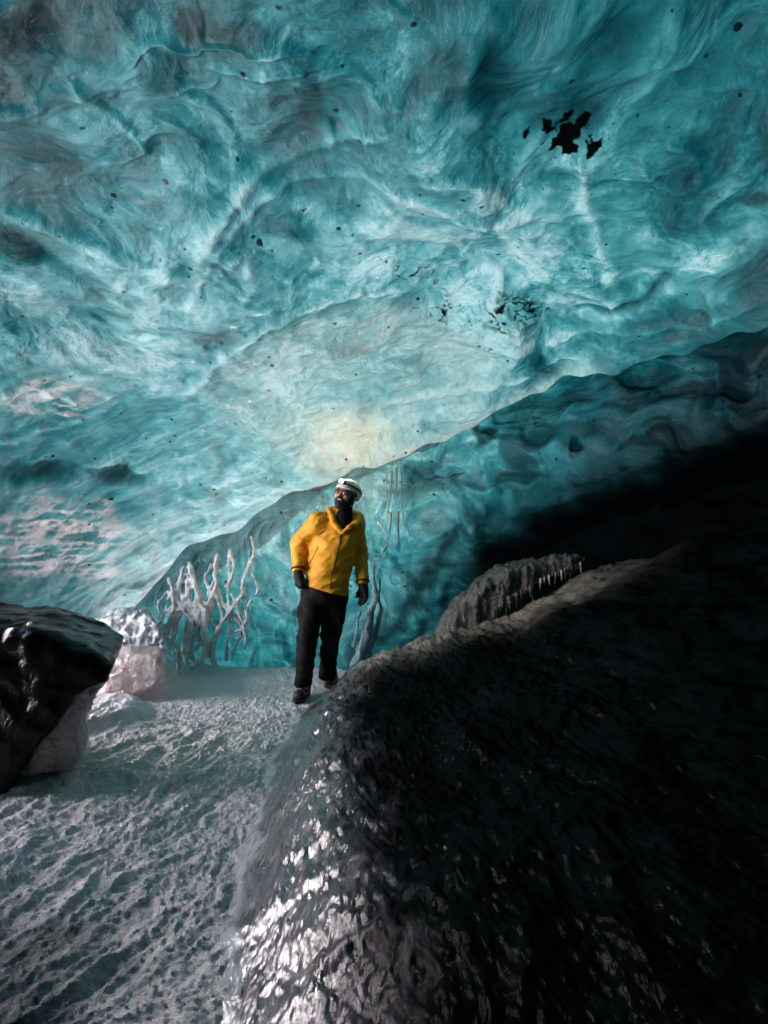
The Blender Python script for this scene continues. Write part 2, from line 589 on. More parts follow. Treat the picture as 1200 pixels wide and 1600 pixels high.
LIP = smooth_poly([(-260, 560), (-160, 590), (-75, 800), (0, 1012), (80, 1010), (125, 1004), (165, 985), (205, 960), (238, 925), (268, 888), (300, 862), (370, 830), (450, 790),
                   (500, 768), (545, 742), (600, 722), (680, 690), (740, 662), (830, 622), (925, 586), (1010, 562), (1100, 545), (1200, 508), (1300, 478)], 2)
LIPX, LIPY = np.array([q[0] for q in LIP]), np.array([q[1] for q in LIP])
def lip_slope(az):
    """tan(elevation) of the lower edge of the ceiling, for an azimuth in degrees"""
    px = 600 + F * np.tan(np.radians(np.clip(az, -47, 41.2)))
    lw = 5 * np.sin(px * .021) + 4 * np.sin(px * .053 + 1) + 2.5 * np.sin(px * .117 + 2)
    lw = lw * np.clip((px - 150) / 100, 0, 1)
    inside = (800 - np.interp(px, LIPX, LIPY) - lw) / F * np.cos(np.radians(np.clip(az, -47, 41.2)))
    left = np.interp(az, [-180, -96, -64, -60, -56, -47], [-.55, -.55, -.55, -.40, .22, (800 - 560) / F * math.cos(R(47))])
    right = np.interp(az, [41.2, 55, 62, 70, 180], [(800 - 478) / F * math.cos(R(41.2)), .2, -.1, -.5, -.55])
    return np.where(az < -47, left, np.where(az > 41.2, right, inside))

azs = np.concatenate([np.linspace(-180, -60, 70)[:-1], np.linspace(-60, -38.5, 60)[:-1],
                      np.degrees(np.arctan(np.linspace(-0.796, 0.796, 620)))[:-1], np.linspace(38.5, 60, 40)[:-1], np.linspace(60, 180, 60)])
NAZ = len(azs)
sl0 = lip_slope(azs)
top = 1.04 * np.cos(np.radians(np.clip(azs, -55, 55)))
e0 = np.arctan(sl0)
e1 = np.arctan(top)
tt = np.linspace(0, 1, 560)
rows_a = np.tan(e0)[:, None] + (top - np.tan(e0))[:, None] * tt[None]      # even steps on the slope
el = np.concatenate([np.arctan(rows_a), e1[:, None] + (R(89.5) - e1)[:, None] * np.linspace(0, 1, 60)[None, 1:]], 1)
AZ = np.radians(azs)[:, None] + 0 * el
dx, dy, dz = np.sin(AZ) * np.cos(el), np.cos(AZ) * np.cos(el), np.sin(el)
lo_r, hi_r = np.zeros_like(el), np.full_like(el, 14.0)
for _ in range(40):
    mid = 0.5 * (lo_r + hi_r)
    g = CAMZ + dz * mid - vault(dx * mid, dy * mid)
    lo_r, hi_r = np.where(g < 0, mid, lo_r), np.where(g < 0, hi_r, mid)
rr = hi_r
P0 = np.stack([dx * rr, dy * rr, CAMZ + dz * rr], -1)
# photo position of every point that lies in front of the camera: used to set the ridges, pools and grit where the photo has them
front = np.maximum(dy, 1e-3)
PX = np.where(dy > 0.25, 600 + F * dx / front, 600 + F * dx / 0.25)
PY = np.where(dy > 0.25, 800 - F * dz / front, -1500.0)
ep = 1e-3
gx = (vault(P0[..., 0] + ep, P0[..., 1]) - vault(P0[..., 0] - ep, P0[..., 1])) / (2 * ep)
gy = (vault(P0[..., 0], P0[..., 1] + ep) - vault(P0[..., 0], P0[..., 1] - ep)) / (2 * ep)
NRM = np.stack([gx, gy, -np.ones_like(gx)], -1)                            # towards the inside
NRM /= np.linalg.norm(NRM, axis=-1, keepdims=True)

lipy = np.interp(PX, LIPX, LIPY)
above = lipy - PY                                                          # pixels above the lip
warp = vfbm(P0 * 0.75, 3, 2)
wob = np.stack([fbm(P0 * 2.2, 3, 90), fbm(P0 * 2.2, 3, 95)], -1)
WX, WY = PX + 55 * wob[..., 0], PY + 55 * wob[..., 1]
WX2, WY2 = PX + 11 * fbm(P0 * 6, 3, 70), PY + 11 * fbm(P0 * 6, 3, 75)
Q = P0 + 0.85 * warp
Q2 = Q + 0.34 * vfbm(Q * 2.1, 2, 14)
big = fbm(Q * 0.85, 2, 5)
sca = ridged(Q2 * np.array([1.5, 1.9, 1.5]), 2, 8)
med = ridged(Q2 * 4.2, 3, 12)
fin = ridged(Q2 * 11.0, 3, 21)
# streaks that follow the lip in the lower left
ldir = np.array([0.87, 0.14, 0.47]); ldir /= np.linalg.norm(ldir)
al = P0 @ ldir
ac = P0 - al[..., None] * ldir
SQ = ac * np.array([3.2, 3.2, 5.2]) + (al * 0.42)[..., None] * ldir + 0.30 * warp
stre = ridged(SQ * 1.1, 4, 33, 0.5, e=.12)
stre2 = ridged(SQ * 3.1 + 0.2 * wob[..., :1], 3, 36, 0.6)
stre2s = ridged(SQ * 3.1 + 0.2 * wob[..., :1], 1, 36, e=.35)
wl = sstep(420, 180, WX + 0.45 * (WY - 800)) * sstep(540, 660, WY)          # the streaked zone
wl = np.maximum(wl, 0.65 * sstep(150, 20, above) * sstep(560, 400, PX))
eye = smooth_poly([(300, 615), (330, 575), (360, 545), (415, 505), (480, 480), (575, 460), (680, 480), (790, 530), (800, 590), (740, 655), (640, 705), (545, 745), (470, 745), (400, 700), (330, 650), (300, 615)], 3)
eyed = poly2d(WX2, WY2, eye[:-1])                                           # negative inside the smooth panel
we = sstep(12, -40, eyed)

sca_s = ridged(Q2 * np.array([1.5, 1.9, 1.5]), 1, 8, e=.35)
med_s = ridged(Q2 * 4.2, 2, 12, e=.3)
disp = 0.20 * big + 0.05 * (sca_s - 0.55) + 0.014 * (med_s - 0.5)
disp = disp * (1 - 0.65 * wl) * (1 - 0.75 * we) + wl * (0.055 * (stre - 0.5) + 0.012 * (stre2s - 0.5)) + we * 0.006 * (stre2s - 0.5)
disp = disp - 0.07 * we * sstep(0, -60, eyed)
F3 = P0 + .34 * (Q2 - P0)
med = ridged((P0 + .55 * (Q2 - P0)) * 4.2, 3, 12)
shards = np.tanh(4.5 * perlin(F3 * np.array([3.0, 4.2, 3.6]) + .25 * vfbm(P0 * 5, 2, 181), 183)) + .7 * np.tanh(4.5 * perlin(F3 * np.array([6.5, 9, 8]) + .3 * vfbm(P0 * 9, 2, 186), 188)) + .45 * np.tanh(4 * perlin(F3 * np.array([15., 20, 18]), 190))
disp = disp + .006 * shards * (1 - .7 * wl)
th = 1.06 - 0.55 * (med - 0.5) - 0.35 * (sca - 0.5) - 0.22 * shards * (1 - .6 * we) - 1.35 * fbm(Q2 * 1.7, 3, 44)
th = th * (1 - 0.6 * wl) + wl * 0.6 * (1.05 - 1.5 * (stre - 0.5) - 0.9 * (stre2 - 0.5))
th = th * (1 - 0.4 * we) + we * 0.4 * (0.7 - 1.5 * (stre2 - 0.5))
grit = np.zeros_like(th)
milk = 0.55 * we * (0.45 + 0.9 * np.clip(fbm(Q2 * 2.5, 3, 51) + 0.3, 0, 1))

SPN, SPN2 = fbm(Q2 * 2.6, 3, 171), fbm(Q2 * 7, 3, 175)
def ridge(poly, width, height, dth, wx=WX2, wy=WY2, skew=0.0):
    global disp, th
    d, a = seg_dist(wx, wy, smooth_poly(poly, 3))
    env = sstep(0, 0.12, a) * sstep(1.0, 0.88, a)
    k = np.exp(-(d / width) ** 2) * (0.35 + 0.65 * env)
    disp = disp + 0.5 * height * k
    th = th - 1.1 * dth * np.exp(-(d / (width * .7)) ** 2) * (0.35 + 0.65 * env) + .55 * dth * np.exp(-((d - 2.1 * width) / (1.3 * width)) ** 2) * env  # bright crest and darker side shading painted into the ice tone
def spot(x, y, rx, ry, g=0.0, dth=0.0, hard=0.5, ang=0, h=0.0, wx=WX2, wy=WY2):
    global grit, th, disp
    c, s = math.cos(R(ang)), math.sin(R(ang))
    u, v = (wx - x) * c + (wy - y) * s, -(wx - x) * s + (wy - y) * c
    k = sstep(1.15, hard, np.hypot(u / rx, v / ry) + .45 * SPN)
    if g: grit = np.maximum(grit, g * .42 * k * np.clip(.75 + 1.1 * SPN2, 0.1, 1.3))
    th = th + (1.2 * dth + 1.0 * g) * k
    disp = disp + h * k

ridge([(305, 440), (312, 400), (330, 350), (370, 300), (430, 258), (490, 222), (550, 198), (620, 178)], 15, .06, .5)
ridge([(300, 470), (330, 400), (380, 330), (450, 290), (540, 275), (620, 282)], 9, .03, .3)
ridge([(330, 430), (380, 380), (400, 430), (380, 470)], 11, .03, .3)
ridge([(300, 617), (330, 577), (360, 547), (415, 507), (480, 482), (575, 462), (650, 468)], 7, .05, .45)
ridge([(0, 690), (60, 672), (130, 655)], 5, .05, .6)
ridge([(0, 610), (60, 605), (120, 625)], 7, .04, .5)
ridge([(0, 335), (70, 350), (130, 378), (220, 398), (310, 425)], 13, .05, .55)
ridge([(60, 395), (140, 430), (230, 470), (300, 480)], 14, -.04, -.4)
ridge([(110, 110), (150, 160), (190, 190), (225, 215), (243, 250)], 8, .04, .4)
ridge([(205, 75), (222, 52), (250, 46), (275, 72), (300, 74), (325, 55), (370, 62), (430, 58), (490, 62)], 5, .035, .4)
ridge([(250, 145), (290, 130), (325, 138), (345, 115)], 4, .02, .35)
ridge([(330, 95), (380, 102), (440, 92), (480, 90)], 6, .03, .3)
ridge([(905, 250), (912, 310), (930, 370), (960, 440)], 14, .05, .5)
ridge([(1090, 350), (1130, 312), (1200, 268)], 9, .06, .4)
ridge([(1045, 430), (1010, 465), (950, 485), (900, 490)], 7, -.05, -.9)
ridge([(730, 10), (735, 60), (720, 120), (755, 160)], 14, .04, .45)
ridge([(600, 290), (660, 300), (720, 330), (780, 350), (830, 330), (880, 290)], 13, .05, .4)
ridge([(780, 375), (830, 340), (870, 300), (905, 260)], 12, -.04, -.35)
ridge([(640, 265), (700, 250), (760, 270), (800, 320)], 10, .03, .35)
ridge([(1000, 230), (1010, 280), (1060, 300), (1100, 280), (1090, 230), (1040, 215)], 9, .04, .2)
ridge([(850, 545), (930, 520), (1020, 510), (1120, 500), (1200, 470)], 7, .04, .4)
ridge([(600, 640), (680, 620), (760, 600), (850, 575), (930, 560)], 6, .04, .35)
ridge([(330, 760), (420, 735), (520, 700), (620, 655), (720, 600)], 8, .02, .15)
ridge([(0, 800), (60, 790), (140, 800), (190, 830)], 16, .04, .3)
ridge([(0, 845), (80, 840), (150, 850), (220, 870)], 16, .05, .3)
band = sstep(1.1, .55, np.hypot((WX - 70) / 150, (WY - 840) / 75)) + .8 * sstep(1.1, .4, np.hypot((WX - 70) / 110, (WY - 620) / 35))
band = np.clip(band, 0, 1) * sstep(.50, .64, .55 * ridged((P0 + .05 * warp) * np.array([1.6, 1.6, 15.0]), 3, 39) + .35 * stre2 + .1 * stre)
milk = np.maximum(milk, band)  # milk mask also carries the painted sheen streaks
painted_sheen = band  # silvery reflection streaks, painted into the ice colour
th = th + .38 * wl
# darker, dirtier or thicker places
spot(20, 15, 95, 60, .72, .3, .2)
spot(485, 145, 26, 70, .75, .3, .4)
spot(440, 140, 40, 55, .45, .2, .4)
spot(255, 100, 42, 40, .55, .2, .3, 40)
spot(380, 25, 60, 40, .6, .2, .5)
spot(300, 20, 30, 35, .6, .2, .5)
spot(750, 90, 70, 70, .5, .2, .4)
spot(950, 60, 60, 90, .35, .3, .2)
spot(30, 388, 55, 32, .8, .4, .4, 20)
spot(190, 740, 60, 18, .9, .5, .3, 8, -.05)
spot(60, 735, 90, 22, .6, .6, .3, 0, -.05)
spot(440, 350, 55, 28, .55, .1, .3, 35)
spot(350, 522, 55, 16, .5, .1, .3, -10)
spot(140, 470, 80, 60, .3, .35, .1, 30)
spot(90, 245, 80, 35, .45, .3, .2, 20)
spot(470, 230, 80, 30, .3, .3, .2, -40)
spot(1060, 330, 90, 80, .35, .35, .1)
spot(1180, 320, 40, 14, .75, .3, .3, -10)
spot(1180, 430, 70, 60, .5, .3, .1)
spot(890, 170, 75, 45, .7, .3, .2, -15)
spot(830, 560, 35, 18, .3, .2, .2, 20)
spot(640, 580, 60, 40, .22, .1, .1, 15)
spot(560, 560, 90, 14, .3, .1, .1, 15)
# the black stones frozen into the ice
rk = fbm(P0 * 17 * np.array([1, .7, .7]), 3, 130)
m = sstep(.26, .36, .9 * rk + .62 * (1 - np.hypot((PX - 885) / 58, (PY - 206) / 52)) + .25 * fbm(P0 * 5, 2, 133)) * (np.hypot(PX - 885, PY - 206) < 110)
grit = np.maximum(grit, m)
# black cracks
JIT = .11 * vfbm(P0 * 9, 3, 143)
ck = np.abs(perlin((P0 + JIT) * np.array([3.2, 8, 8]), 141) + .25 * perlin(P0 * 11, 144))
ck2 = np.abs(perlin((P0 + JIT) * np.array([6, 13, 13]), 147) + .25 * perlin(P0 * 19, 148))
brk = fbm(P0 * 5, 3, 150)
zone = sstep(1, .4, np.hypot((WX2 - 720) / 120, (WY2 - 478) / 52)) * sstep(-.12, .10, brk)
grit = np.maximum(grit, zone * sstep(.075, .03, ck))
zone2 = sstep(1.1, .5, np.hypot((WX2 - 800) / 55, (WY2 - 490) / 32))
grit = np.maximum(grit, zone2 * np.maximum(sstep(.22, .12, ck2), sstep(.10, .05, ck)) * sstep(-.25, 0, brk))
zone3 = sstep(1, .4, np.hypot((WX2 - 645) / 45, (WY2 - 435) / 20))
grit = np.maximum(grit, zone3 * sstep(.17, .09, ck2))
# the glacier is thicker above the viewer, towards the right flank and at the far corners
xw, yw = P0[..., 0], P0[..., 1]
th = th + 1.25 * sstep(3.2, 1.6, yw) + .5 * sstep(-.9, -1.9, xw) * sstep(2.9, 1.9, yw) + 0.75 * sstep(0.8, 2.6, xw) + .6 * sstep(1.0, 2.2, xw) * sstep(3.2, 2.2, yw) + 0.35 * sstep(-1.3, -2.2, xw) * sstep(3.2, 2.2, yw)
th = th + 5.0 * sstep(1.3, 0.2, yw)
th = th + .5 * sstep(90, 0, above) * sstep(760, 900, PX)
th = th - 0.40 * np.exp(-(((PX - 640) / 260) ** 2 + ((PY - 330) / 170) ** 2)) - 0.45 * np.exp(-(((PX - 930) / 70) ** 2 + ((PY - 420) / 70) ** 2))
# clear pale rim along the lip
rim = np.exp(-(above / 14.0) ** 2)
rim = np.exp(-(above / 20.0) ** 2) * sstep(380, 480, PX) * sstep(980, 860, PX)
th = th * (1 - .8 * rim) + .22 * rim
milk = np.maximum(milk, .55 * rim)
disp = disp * sstep(-5, 40, above + 12)
th = np.maximum(th, 0.12)
fade = sstep(1.0, 0.6, np.abs(azs) / 180)[:, None]
V = P0 + NRM * (disp * 1.0)[..., None]
# lip: rolls under, then runs back up to meet the wall behind it
WALL = smooth_poly([(-4.1, 4.75), (-3.75, 5.25), (-3.3, 5.5), (-2.8, 5.42), (-2.2, 5.30), (-1.5, 5.12), (-0.6, 5.12), (0.2, 5.10), (0.9, 4.95), (1.5, 4.60), (2.0, 4.15), (2.5, 3.60), (2.85, 2.9), (3.1, 2.0), (3.3, 0.9)], 3)
WXP, WYP = np.array([q[0] for q in WALL]), np.array([q[1] for q in WALL])
WAZ = np.degrees(np.arctan2(WXP, WYP))
def wall_xy(az):
    return np.interp(az, WAZ, WXP), np.interp(az, WAZ, WYP)
L0 = V[:, 0]
back = np.stack([np.sin(np.radians(azs)), np.cos(np.radians(azs)), 0 * azs], -1)
upv = np.array([0, 0, 1.0])
wx_, wy_ = wall_xy(azs)
far = np.maximum(np.hypot(wx_, wy_) - np.hypot(L0[:, 0], L0[:, 1]), 0.12) + 0.12
on = sstep(-37, -35.5, azs) * sstep(64, 60, azs)                            # there is a wall behind the lip only here
far = far * on + 0.12 * (1 - on)
curl = []
for (b, u) in ((1.0, .05), (.6, .05), (.30, .045), (.12, .035), (.03, .015)):
    curl.append(L0 + back * (b * far)[:, None] + upv * ((b * far * (np.maximum(sl0, 0) + .10) + u))[:, None])
Vc = np.stack(curl, 1)
Vall = np.concatenate([Vc, V], 1)
def ext(a):
    return np.concatenate([np.repeat(a[:, :1], Vc.shape[1], 1), a], 1)
ceil = grid_mesh("ice_ceiling", Vall, M['ceiling'], {"th": ext(th), "grit": ext(grit), "milk": ext(milk), "painted_sheen": ext(painted_sheen), "wet": ext(np.maximum(wl, sstep(190, 90, above) * sstep(640, 480, PX))), "flow": np.concatenate([Vc, P0 + .30 * (Q2 - P0)], 1), "streak": np.concatenate([Vc, SQ], 1)})
tag(ceil, "translucent blue scalloped glacier ice ceiling arching over the cave", "ice ceiling", kind="structure")

# ------------------------------------------------------------------ wall behind the lip
waz = np.concatenate([np.linspace(WAZ[0], -30.6, 4)[:-1], np.degrees(np.arctan(np.linspace(-.59, .78, 600)))[:-1], np.linspace(38, 74, 40)])
bx, by = wall_xy(waz)
lipz = np.interp(waz, azs, Vc[:, 0, 2])
zz = np.linspace(0, 1, 360)
Zw = -0.15 + (lipz[:, None] + 0.02 + 0.15) * zz[None]
lean = 0.10 * np.sin(Zw * 1.2)
Bw = np.stack([bx[:, None] + 0 * Zw, by[:, None] + 0 * Zw, Zw], -1)
rad = np.stack([np.sin(np.radians(waz)), np.cos(np.radians(waz)), 0 * waz], -1)[:, None]
wpx = 600 + F * Bw[..., 0] / np.maximum(Bw[..., 1], .3)
wpy = 800 - F * (Zw - CAMZ) / np.maximum(Bw[..., 1], .3)
ww = vfbm(Bw * 1.3, 3, 61)
QW = Bw + 0.35 * ww
lay = ridged(QW * np.array([0.9, 0.9, 4.5]), 4, 63, .6)                     # bedding
flu = ridged(QW * np.array([7.5, 7.5, 1.1]), 3, 66, .55)                    # hanging flutes
lum = fbm(QW * 1.6, 3, 68)
med_w = ridged(QW * 4.0, 3, 72)
fine_w = ridged(QW * 12, 3, 74)
wq = np.stack([wpx + 22 * fbm(Bw * 4, 2, 76), wpy + 22 * fbm(Bw * 4, 2, 78)], -1)
left_w = sstep(700, 560, wpx)
flu_s = ridged(QW * np.array([7.5, 7.5, 1.1]), 2, 66, e=.3)
med_s = ridged(QW * 4.0, 2, 72, e=.3)
lay_s = ridged(QW * np.array([0.9, 0.9, 4.5]), 2, 63, e=.3)
dw = 0.14 * lum + 0.045 * (lay_s - .5) * (1 - .6 * left_w) + 0.022 * (flu_s - .5) * (.3 + .7 * left_w) + 0.015 * (med_s - .5)
# dark foot of the wall, bulging into the cave below this line
BND = smooth_poly([(560, 1100), (630, 960), (680, 880), (730, 840), (800, 810), (840, 790), (890, 770), (960, 745), (1080, 702), (1200, 668), (1400, 610)], 3)
bpy_ = np.interp(wq[..., 0], [q[0] for q in BND], [q[1] for q in BND])
below = wq[..., 1] - bpy_
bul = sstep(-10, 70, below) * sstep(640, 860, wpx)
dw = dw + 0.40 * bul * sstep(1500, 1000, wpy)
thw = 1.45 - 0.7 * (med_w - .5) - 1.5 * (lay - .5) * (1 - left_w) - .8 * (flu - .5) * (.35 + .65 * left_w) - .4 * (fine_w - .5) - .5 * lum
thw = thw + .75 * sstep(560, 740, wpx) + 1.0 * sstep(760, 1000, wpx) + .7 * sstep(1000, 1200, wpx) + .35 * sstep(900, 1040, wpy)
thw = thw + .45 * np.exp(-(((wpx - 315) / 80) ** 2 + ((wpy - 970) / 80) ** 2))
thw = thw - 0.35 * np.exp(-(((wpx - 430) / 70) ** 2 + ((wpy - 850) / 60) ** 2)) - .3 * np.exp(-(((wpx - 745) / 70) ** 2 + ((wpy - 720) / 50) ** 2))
thw = thw - .75 * np.exp(-np.maximum(wpy - np.interp(wpx, LIPX, LIPY), 0) / 45) * sstep(520, 640, wpx)  # thinned just under the lip to paint in leaking light
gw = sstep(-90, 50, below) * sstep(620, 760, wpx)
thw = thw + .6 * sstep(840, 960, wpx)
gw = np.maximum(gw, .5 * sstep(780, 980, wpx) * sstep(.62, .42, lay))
gw = np.maximum(gw, .6 * sstep(.62, .75, fbm(QW * 2.1, 3, 83) + .55) * sstep(640, 760, wpx))
lines = smooth_poly([(575, 1035), (640, 975), (690, 905), (722, 850), (742, 812)], 3)
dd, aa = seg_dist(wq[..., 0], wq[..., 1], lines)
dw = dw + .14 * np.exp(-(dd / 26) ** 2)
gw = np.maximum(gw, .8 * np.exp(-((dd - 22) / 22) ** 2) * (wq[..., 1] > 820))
for x, y, rx, ry, g in ((660, 735, 26, 22, .5), (760, 665, 20, 10, .9), (850, 670, 40, 22, .7), (905, 690, 12, 10, .8), (1150, 620, 35, 15, .8), (1010, 590, 60, 22, .5), (700, 740, 30, 10, .3)):
    k = sstep(1.1, .5, np.hypot((wq[..., 0] - x) / rx, (wq[..., 1] - y) / ry))
    gw = np.maximum(gw, g * k)
    dw = dw - .08 * k
dw = dw * sstep(1.0, .93, zz)[None]
VW = Bw - rad * (dw + lean * 0)[..., None]
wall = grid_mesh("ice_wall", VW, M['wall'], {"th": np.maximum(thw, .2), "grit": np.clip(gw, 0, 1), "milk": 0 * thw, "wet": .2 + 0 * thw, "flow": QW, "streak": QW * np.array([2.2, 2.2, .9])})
tag(wall, "teal layered back wall of ice turning black at the right", "ice wall", kind="structure")

# ------------------------------------------------------------------ ground
def edge_x(y):
    return interp(y, [(-2, -.30), (0.6, -.34), (1.55, -.42), (2.5, -.55), (3.26, -.63), (3.9, -.56), (4.3, -.46), (4.7, -.2), (5.2, .3)])
gxs = np.concatenate([np.linspace(-4.4, -2.6, 60)[:-1], np.linspace(-2.6, 0.6, 330)[:-1], np.linspace(.6, 3.6, 20)])
gys = np.concatenate([np.linspace(-5, 1.1, 30)[:-1], 1.1 * (5.6 / 1.1) ** np.linspace(0, 1, 420)])
GX, GY = np.meshgrid(gxs, gys, indexing='ij')
G3 = np.stack([GX, GY, 0 * GX], -1)
gw_ = G3 + .12 * vfbm(G3 * 2.5, 2, 101)
u = GX * .81 - GY * .58; v_ = GX * .58 + GY * .81
rip = ridged(np.stack([u * 5.5, v_ * 1.3, 0 * u], -1) + 1.1 * vfbm(G3 * 1.9, 3, 105), 3, 107, .5)
lump = ridged(gw_ * 10.5, 4, 103, .6)
lump2 = fbm(gw_ * 16, 3, 109)
foot = fbm(gw_ * 3.2, 2, 111)
wleft = sstep(-.55, -1.1, GX + .12 * (GY - 2))
GZ = .03 * foot + .024 * (lump - .5) * (1 - .6 * wleft) + .012 * lump2 + wleft * .055 * (rip - .5) * sstep(4.6, 3.4, GY)
lump3 = ridged(gw_ * 26, 3, 113, .6)
GZ = GZ * (0.6 + .4 * sstep(4.8, 3.0, GY)) + .016 * (lump3 - .5)
# low snowy step beside the ice block
GZ = GZ + .10 * sstep(1.0, .55, np.hypot((GX + 2.15) / .42, (GY - 3.85) / .38)) + .03 * sstep(-1.4, -2.4, GX)
GZ = GZ - .012
icy = .95 * sstep(1.15, .45, np.hypot((GX + 1.45) / .80, (GY - 1.25) / .95) + .35 * foot)
GZ = GZ * (1 - .35 * icy)
ground = grid_mesh("snow_floor", np.stack([GX, GY, GZ], -1), M['snow'], {"ice": np.clip(icy, 0, 1)})
tag(ground, "grey trodden lumpy snow covering the cave floor", "snow", kind="structure")

# snow outside the mouth of the cave on the left: level ground, then an unseen slope added to bounce sunlight in, out to the horizon
ox = np.concatenate([-np.geomspace(900, 14, 30)[:-1], np.linspace(-14, -3.9, 60), np.geomspace(5, 900, 24)])
oy = np.concatenate([-np.geomspace(900, 12, 24)[:-1], np.linspace(-12, 14, 70), np.geomspace(15, 900, 24)])
OX, OY = np.meshgrid(ox, oy, indexing='ij')
O3 = np.stack([OX, OY, 0 * OX], -1)
bounce_bank = sstep(-4.4, -9.5, OX) * sstep(26, 12, np.abs(OY - 3)) * sstep(-60, -14, OX)
OZ = -.10 + 5.5 * bounce_bank + .25 * fbm(O3 * .5, 3, 160) * sstep(-4.2, -6, OX)
tag(grid_mesh("unseen_snow_field", np.stack([OX, OY, OZ], -1), M['unseen_snowfield'], flip=(0, 0, 1e5)), "unseen sunlit snow outside the cave, with a slope added to bounce light in", "snow", kind="structure")

# ------------------------------------------------------------------ dark ice mound on the right
mx_ = np.concatenate([np.linspace(-.95, 1.2, 330)[:-1], np.linspace(1.2, 3.7, 150)])
my_ = np.concatenate([np.linspace(-3, .55, 20)[:-1], .55 * (5.15 / .55) ** np.linspace(0, 1, 430)])
MX, MY = np.meshgrid(mx_, my_, indexing='ij')
M3 = np.stack([MX, MY, 0 * MX], -1)
s = MX - edge_x(MY) + .05 * fbm(M3 * 2.2, 2, 120)
s = s + .06
sp = .5 * (s + np.sqrt(s * s + .16 ** 2)) - .012
h = -.052 * sstep(.45, .0, s) + .27 * (1 - np.exp(-sp / .33)) + .30 * sp + .25 * np.maximum(sp - 1.6, 0) + np.minimum(s + .12, 0) * .35 - .012
crest = interp(MX, [(-1, 4.5), (-.33, 4.38), (.11, 4.36), (.54, 4.32), (1.0, 4.22), (1.3, 4.12), (1.67, 4.02), (2.2, 3.8), (2.65, 3.5), (3.4, 3.0)]) + .05 * fbm(M3 * 4, 2, 124)
bk = np.maximum(MY - crest, 0)
h = h - np.minimum(1.3 * bk + 2.5 * bk * bk, np.maximum(h + .06, 0))
h = h - .10 * np.exp(-((MX - 1.02) / .18) ** 2) * sstep(3.9, 4.2, MY)
um, vm = MX * .9 + MY * .42, -MX * .42 + MY * .9
msc = ridged(np.stack([um * 2.2, vm * 1.0, 0 * um], -1) + .35 * vfbm(M3 * 1.2, 2, 126), 3, 128)
msf = ridged(np.stack([um * 15, vm * 4.5, 0 * um], -1) + .3 * vfbm(M3 * 4, 2, 132), 3, 134)
mss = ridged(np.stack([um * 26, vm * 10.0, 0 * um], -1) + .3 * vfbm(M3 * 8, 2, 136), 2, 138)
msx = ridged(np.stack([um * 48, vm * 14.0, 0 * um], -1) + .3 * vfbm(M3 * 10, 2, 191), 2, 193)
amp = .2 * sstep(-.2, 0, s) + .8 * sstep(0, .35, s)
rpl = ridged(np.stack([um * 9, vm * 10, 0 * um], -1) + .4 * vfbm(M3 * 5, 2, 233), 2, 231, e=.15)
h = h + amp * (.35 + .65 * sstep(.9, 2.8, MY)) * .026 * (rpl - .5) + amp * (.07 * (msc - .5) + .030 * (msf - .5) * (.35 + .65 * sstep(.9, 2.8, MY)) + .012 * (mss - .5) + .005 * (msx - .5)) + .05 * amp * fbm(M3 * 1.6, 2, 139)
frost = np.clip(.88 * sstep(.62, .08, s + .22 * fbm(M3 * 5, 3, 152)) + .14 * sstep(.08, -.04, s + .10 * fbm(M3 * 8, 3, 153)), 0, 1)
near_crest = np.exp(-(np.maximum(crest - MY - .25, 0) / .30) ** 2) * sstep(-.05, .25, s) * sstep(2.1, 1.2, MX)
brown = np.clip(near_crest * (.55 + .7 * fbm(M3 * 6, 3, 156)), 0, 1)
mound = grid_mesh("ice_mound", np.stack([MX, MY, h], -1), M['mound'], {"frost": frost, "brown": brown, "wet": np.clip(sstep(.60, .22, s + .22 * fbm(M3 * 3, 3, 170) + .10 * sstep(2.2, 1.2, MY)) + .8 * near_crest + .03, 0, 1)})
tag(mound, "big black glossy ice mound rising beside the snow floor, frosted along its left flank", "ice mound")

# ------------------------------------------------------------------ ice block, leg and rubble on the left
def outline(pts, d):
    return [((x - 600) / F * d, CAMZ + (800 - y) / F * d) for x, y in pts]
def slab(name, pts, d, depth, mat, h=.014, rnd=.05, rough=.03, nscale=5.0, seed=200, tilt=0.0, parent=None):
    ol = outline(pts, d)
    a = np.array(ol)
    lo = (a[:, 0].min() - .1, d - .12, a[:, 1].min() - .08)
    hi = (a[:, 0].max() + .1, d + depth + .12, a[:, 1].max() + .08)
    def fn(P):
        q = poly2d(P[..., 0] + tilt * (P[..., 1] - d), P[..., 2], ol) + rnd
        wy = np.abs(P[..., 1] - (d + depth / 2)) - depth / 2 + rnd
        e = np.hypot(np.maximum(q, 0), np.maximum(wy, 0)) + np.minimum(np.maximum(q, wy), 0) - rnd
        return e + rough * fbm(P * np.asarray(nscale, np.float32), 4, seed) + rough * .5 * (.5 - ridged(P * np.asarray(nscale, np.float32) * 1.7, 2, seed + 9))
    return solid(name, fn, lo, hi, h, mat, parent)

blk = empty("ice_block", pt(30, 1235, 2.85) * np.array([1, 1, 0]))
tag(blk, "dark overhanging ice block at the left edge, with a pale glassy leg", "ice block")
blk_loc = np.array(blk.location)
slab("block_body", [(-560, 930), (-260, 955), (-100, 970), (0, 985), (45, 984), (92, 998), (142, 1020), (172, 1044), (166, 1068), (142, 1078), (118, 1092), (96, 1108), (84, 1135), (62, 1158), (44, 1190), (26, 1212), (10, 1255), (-40, 1275), (-260, 1290), (-560, 1290)],  # off-frame left stretch added to shade the near floor
     2.75, .75, M['block'], .014, .07, .045, 2.6, 210, .42, parent=blk)
slab("block_leg", [(88, 1095), (150, 1062), (160, 1075), (140, 1100), (127, 1138), (124, 1190), (100, 1208), (60, 1212), (30, 1212), (52, 1180), (66, 1150), (84, 1130)],
     2.95, .28, M['pink_ice'], .009, .03, .028, 8, 220, .42, parent=blk)
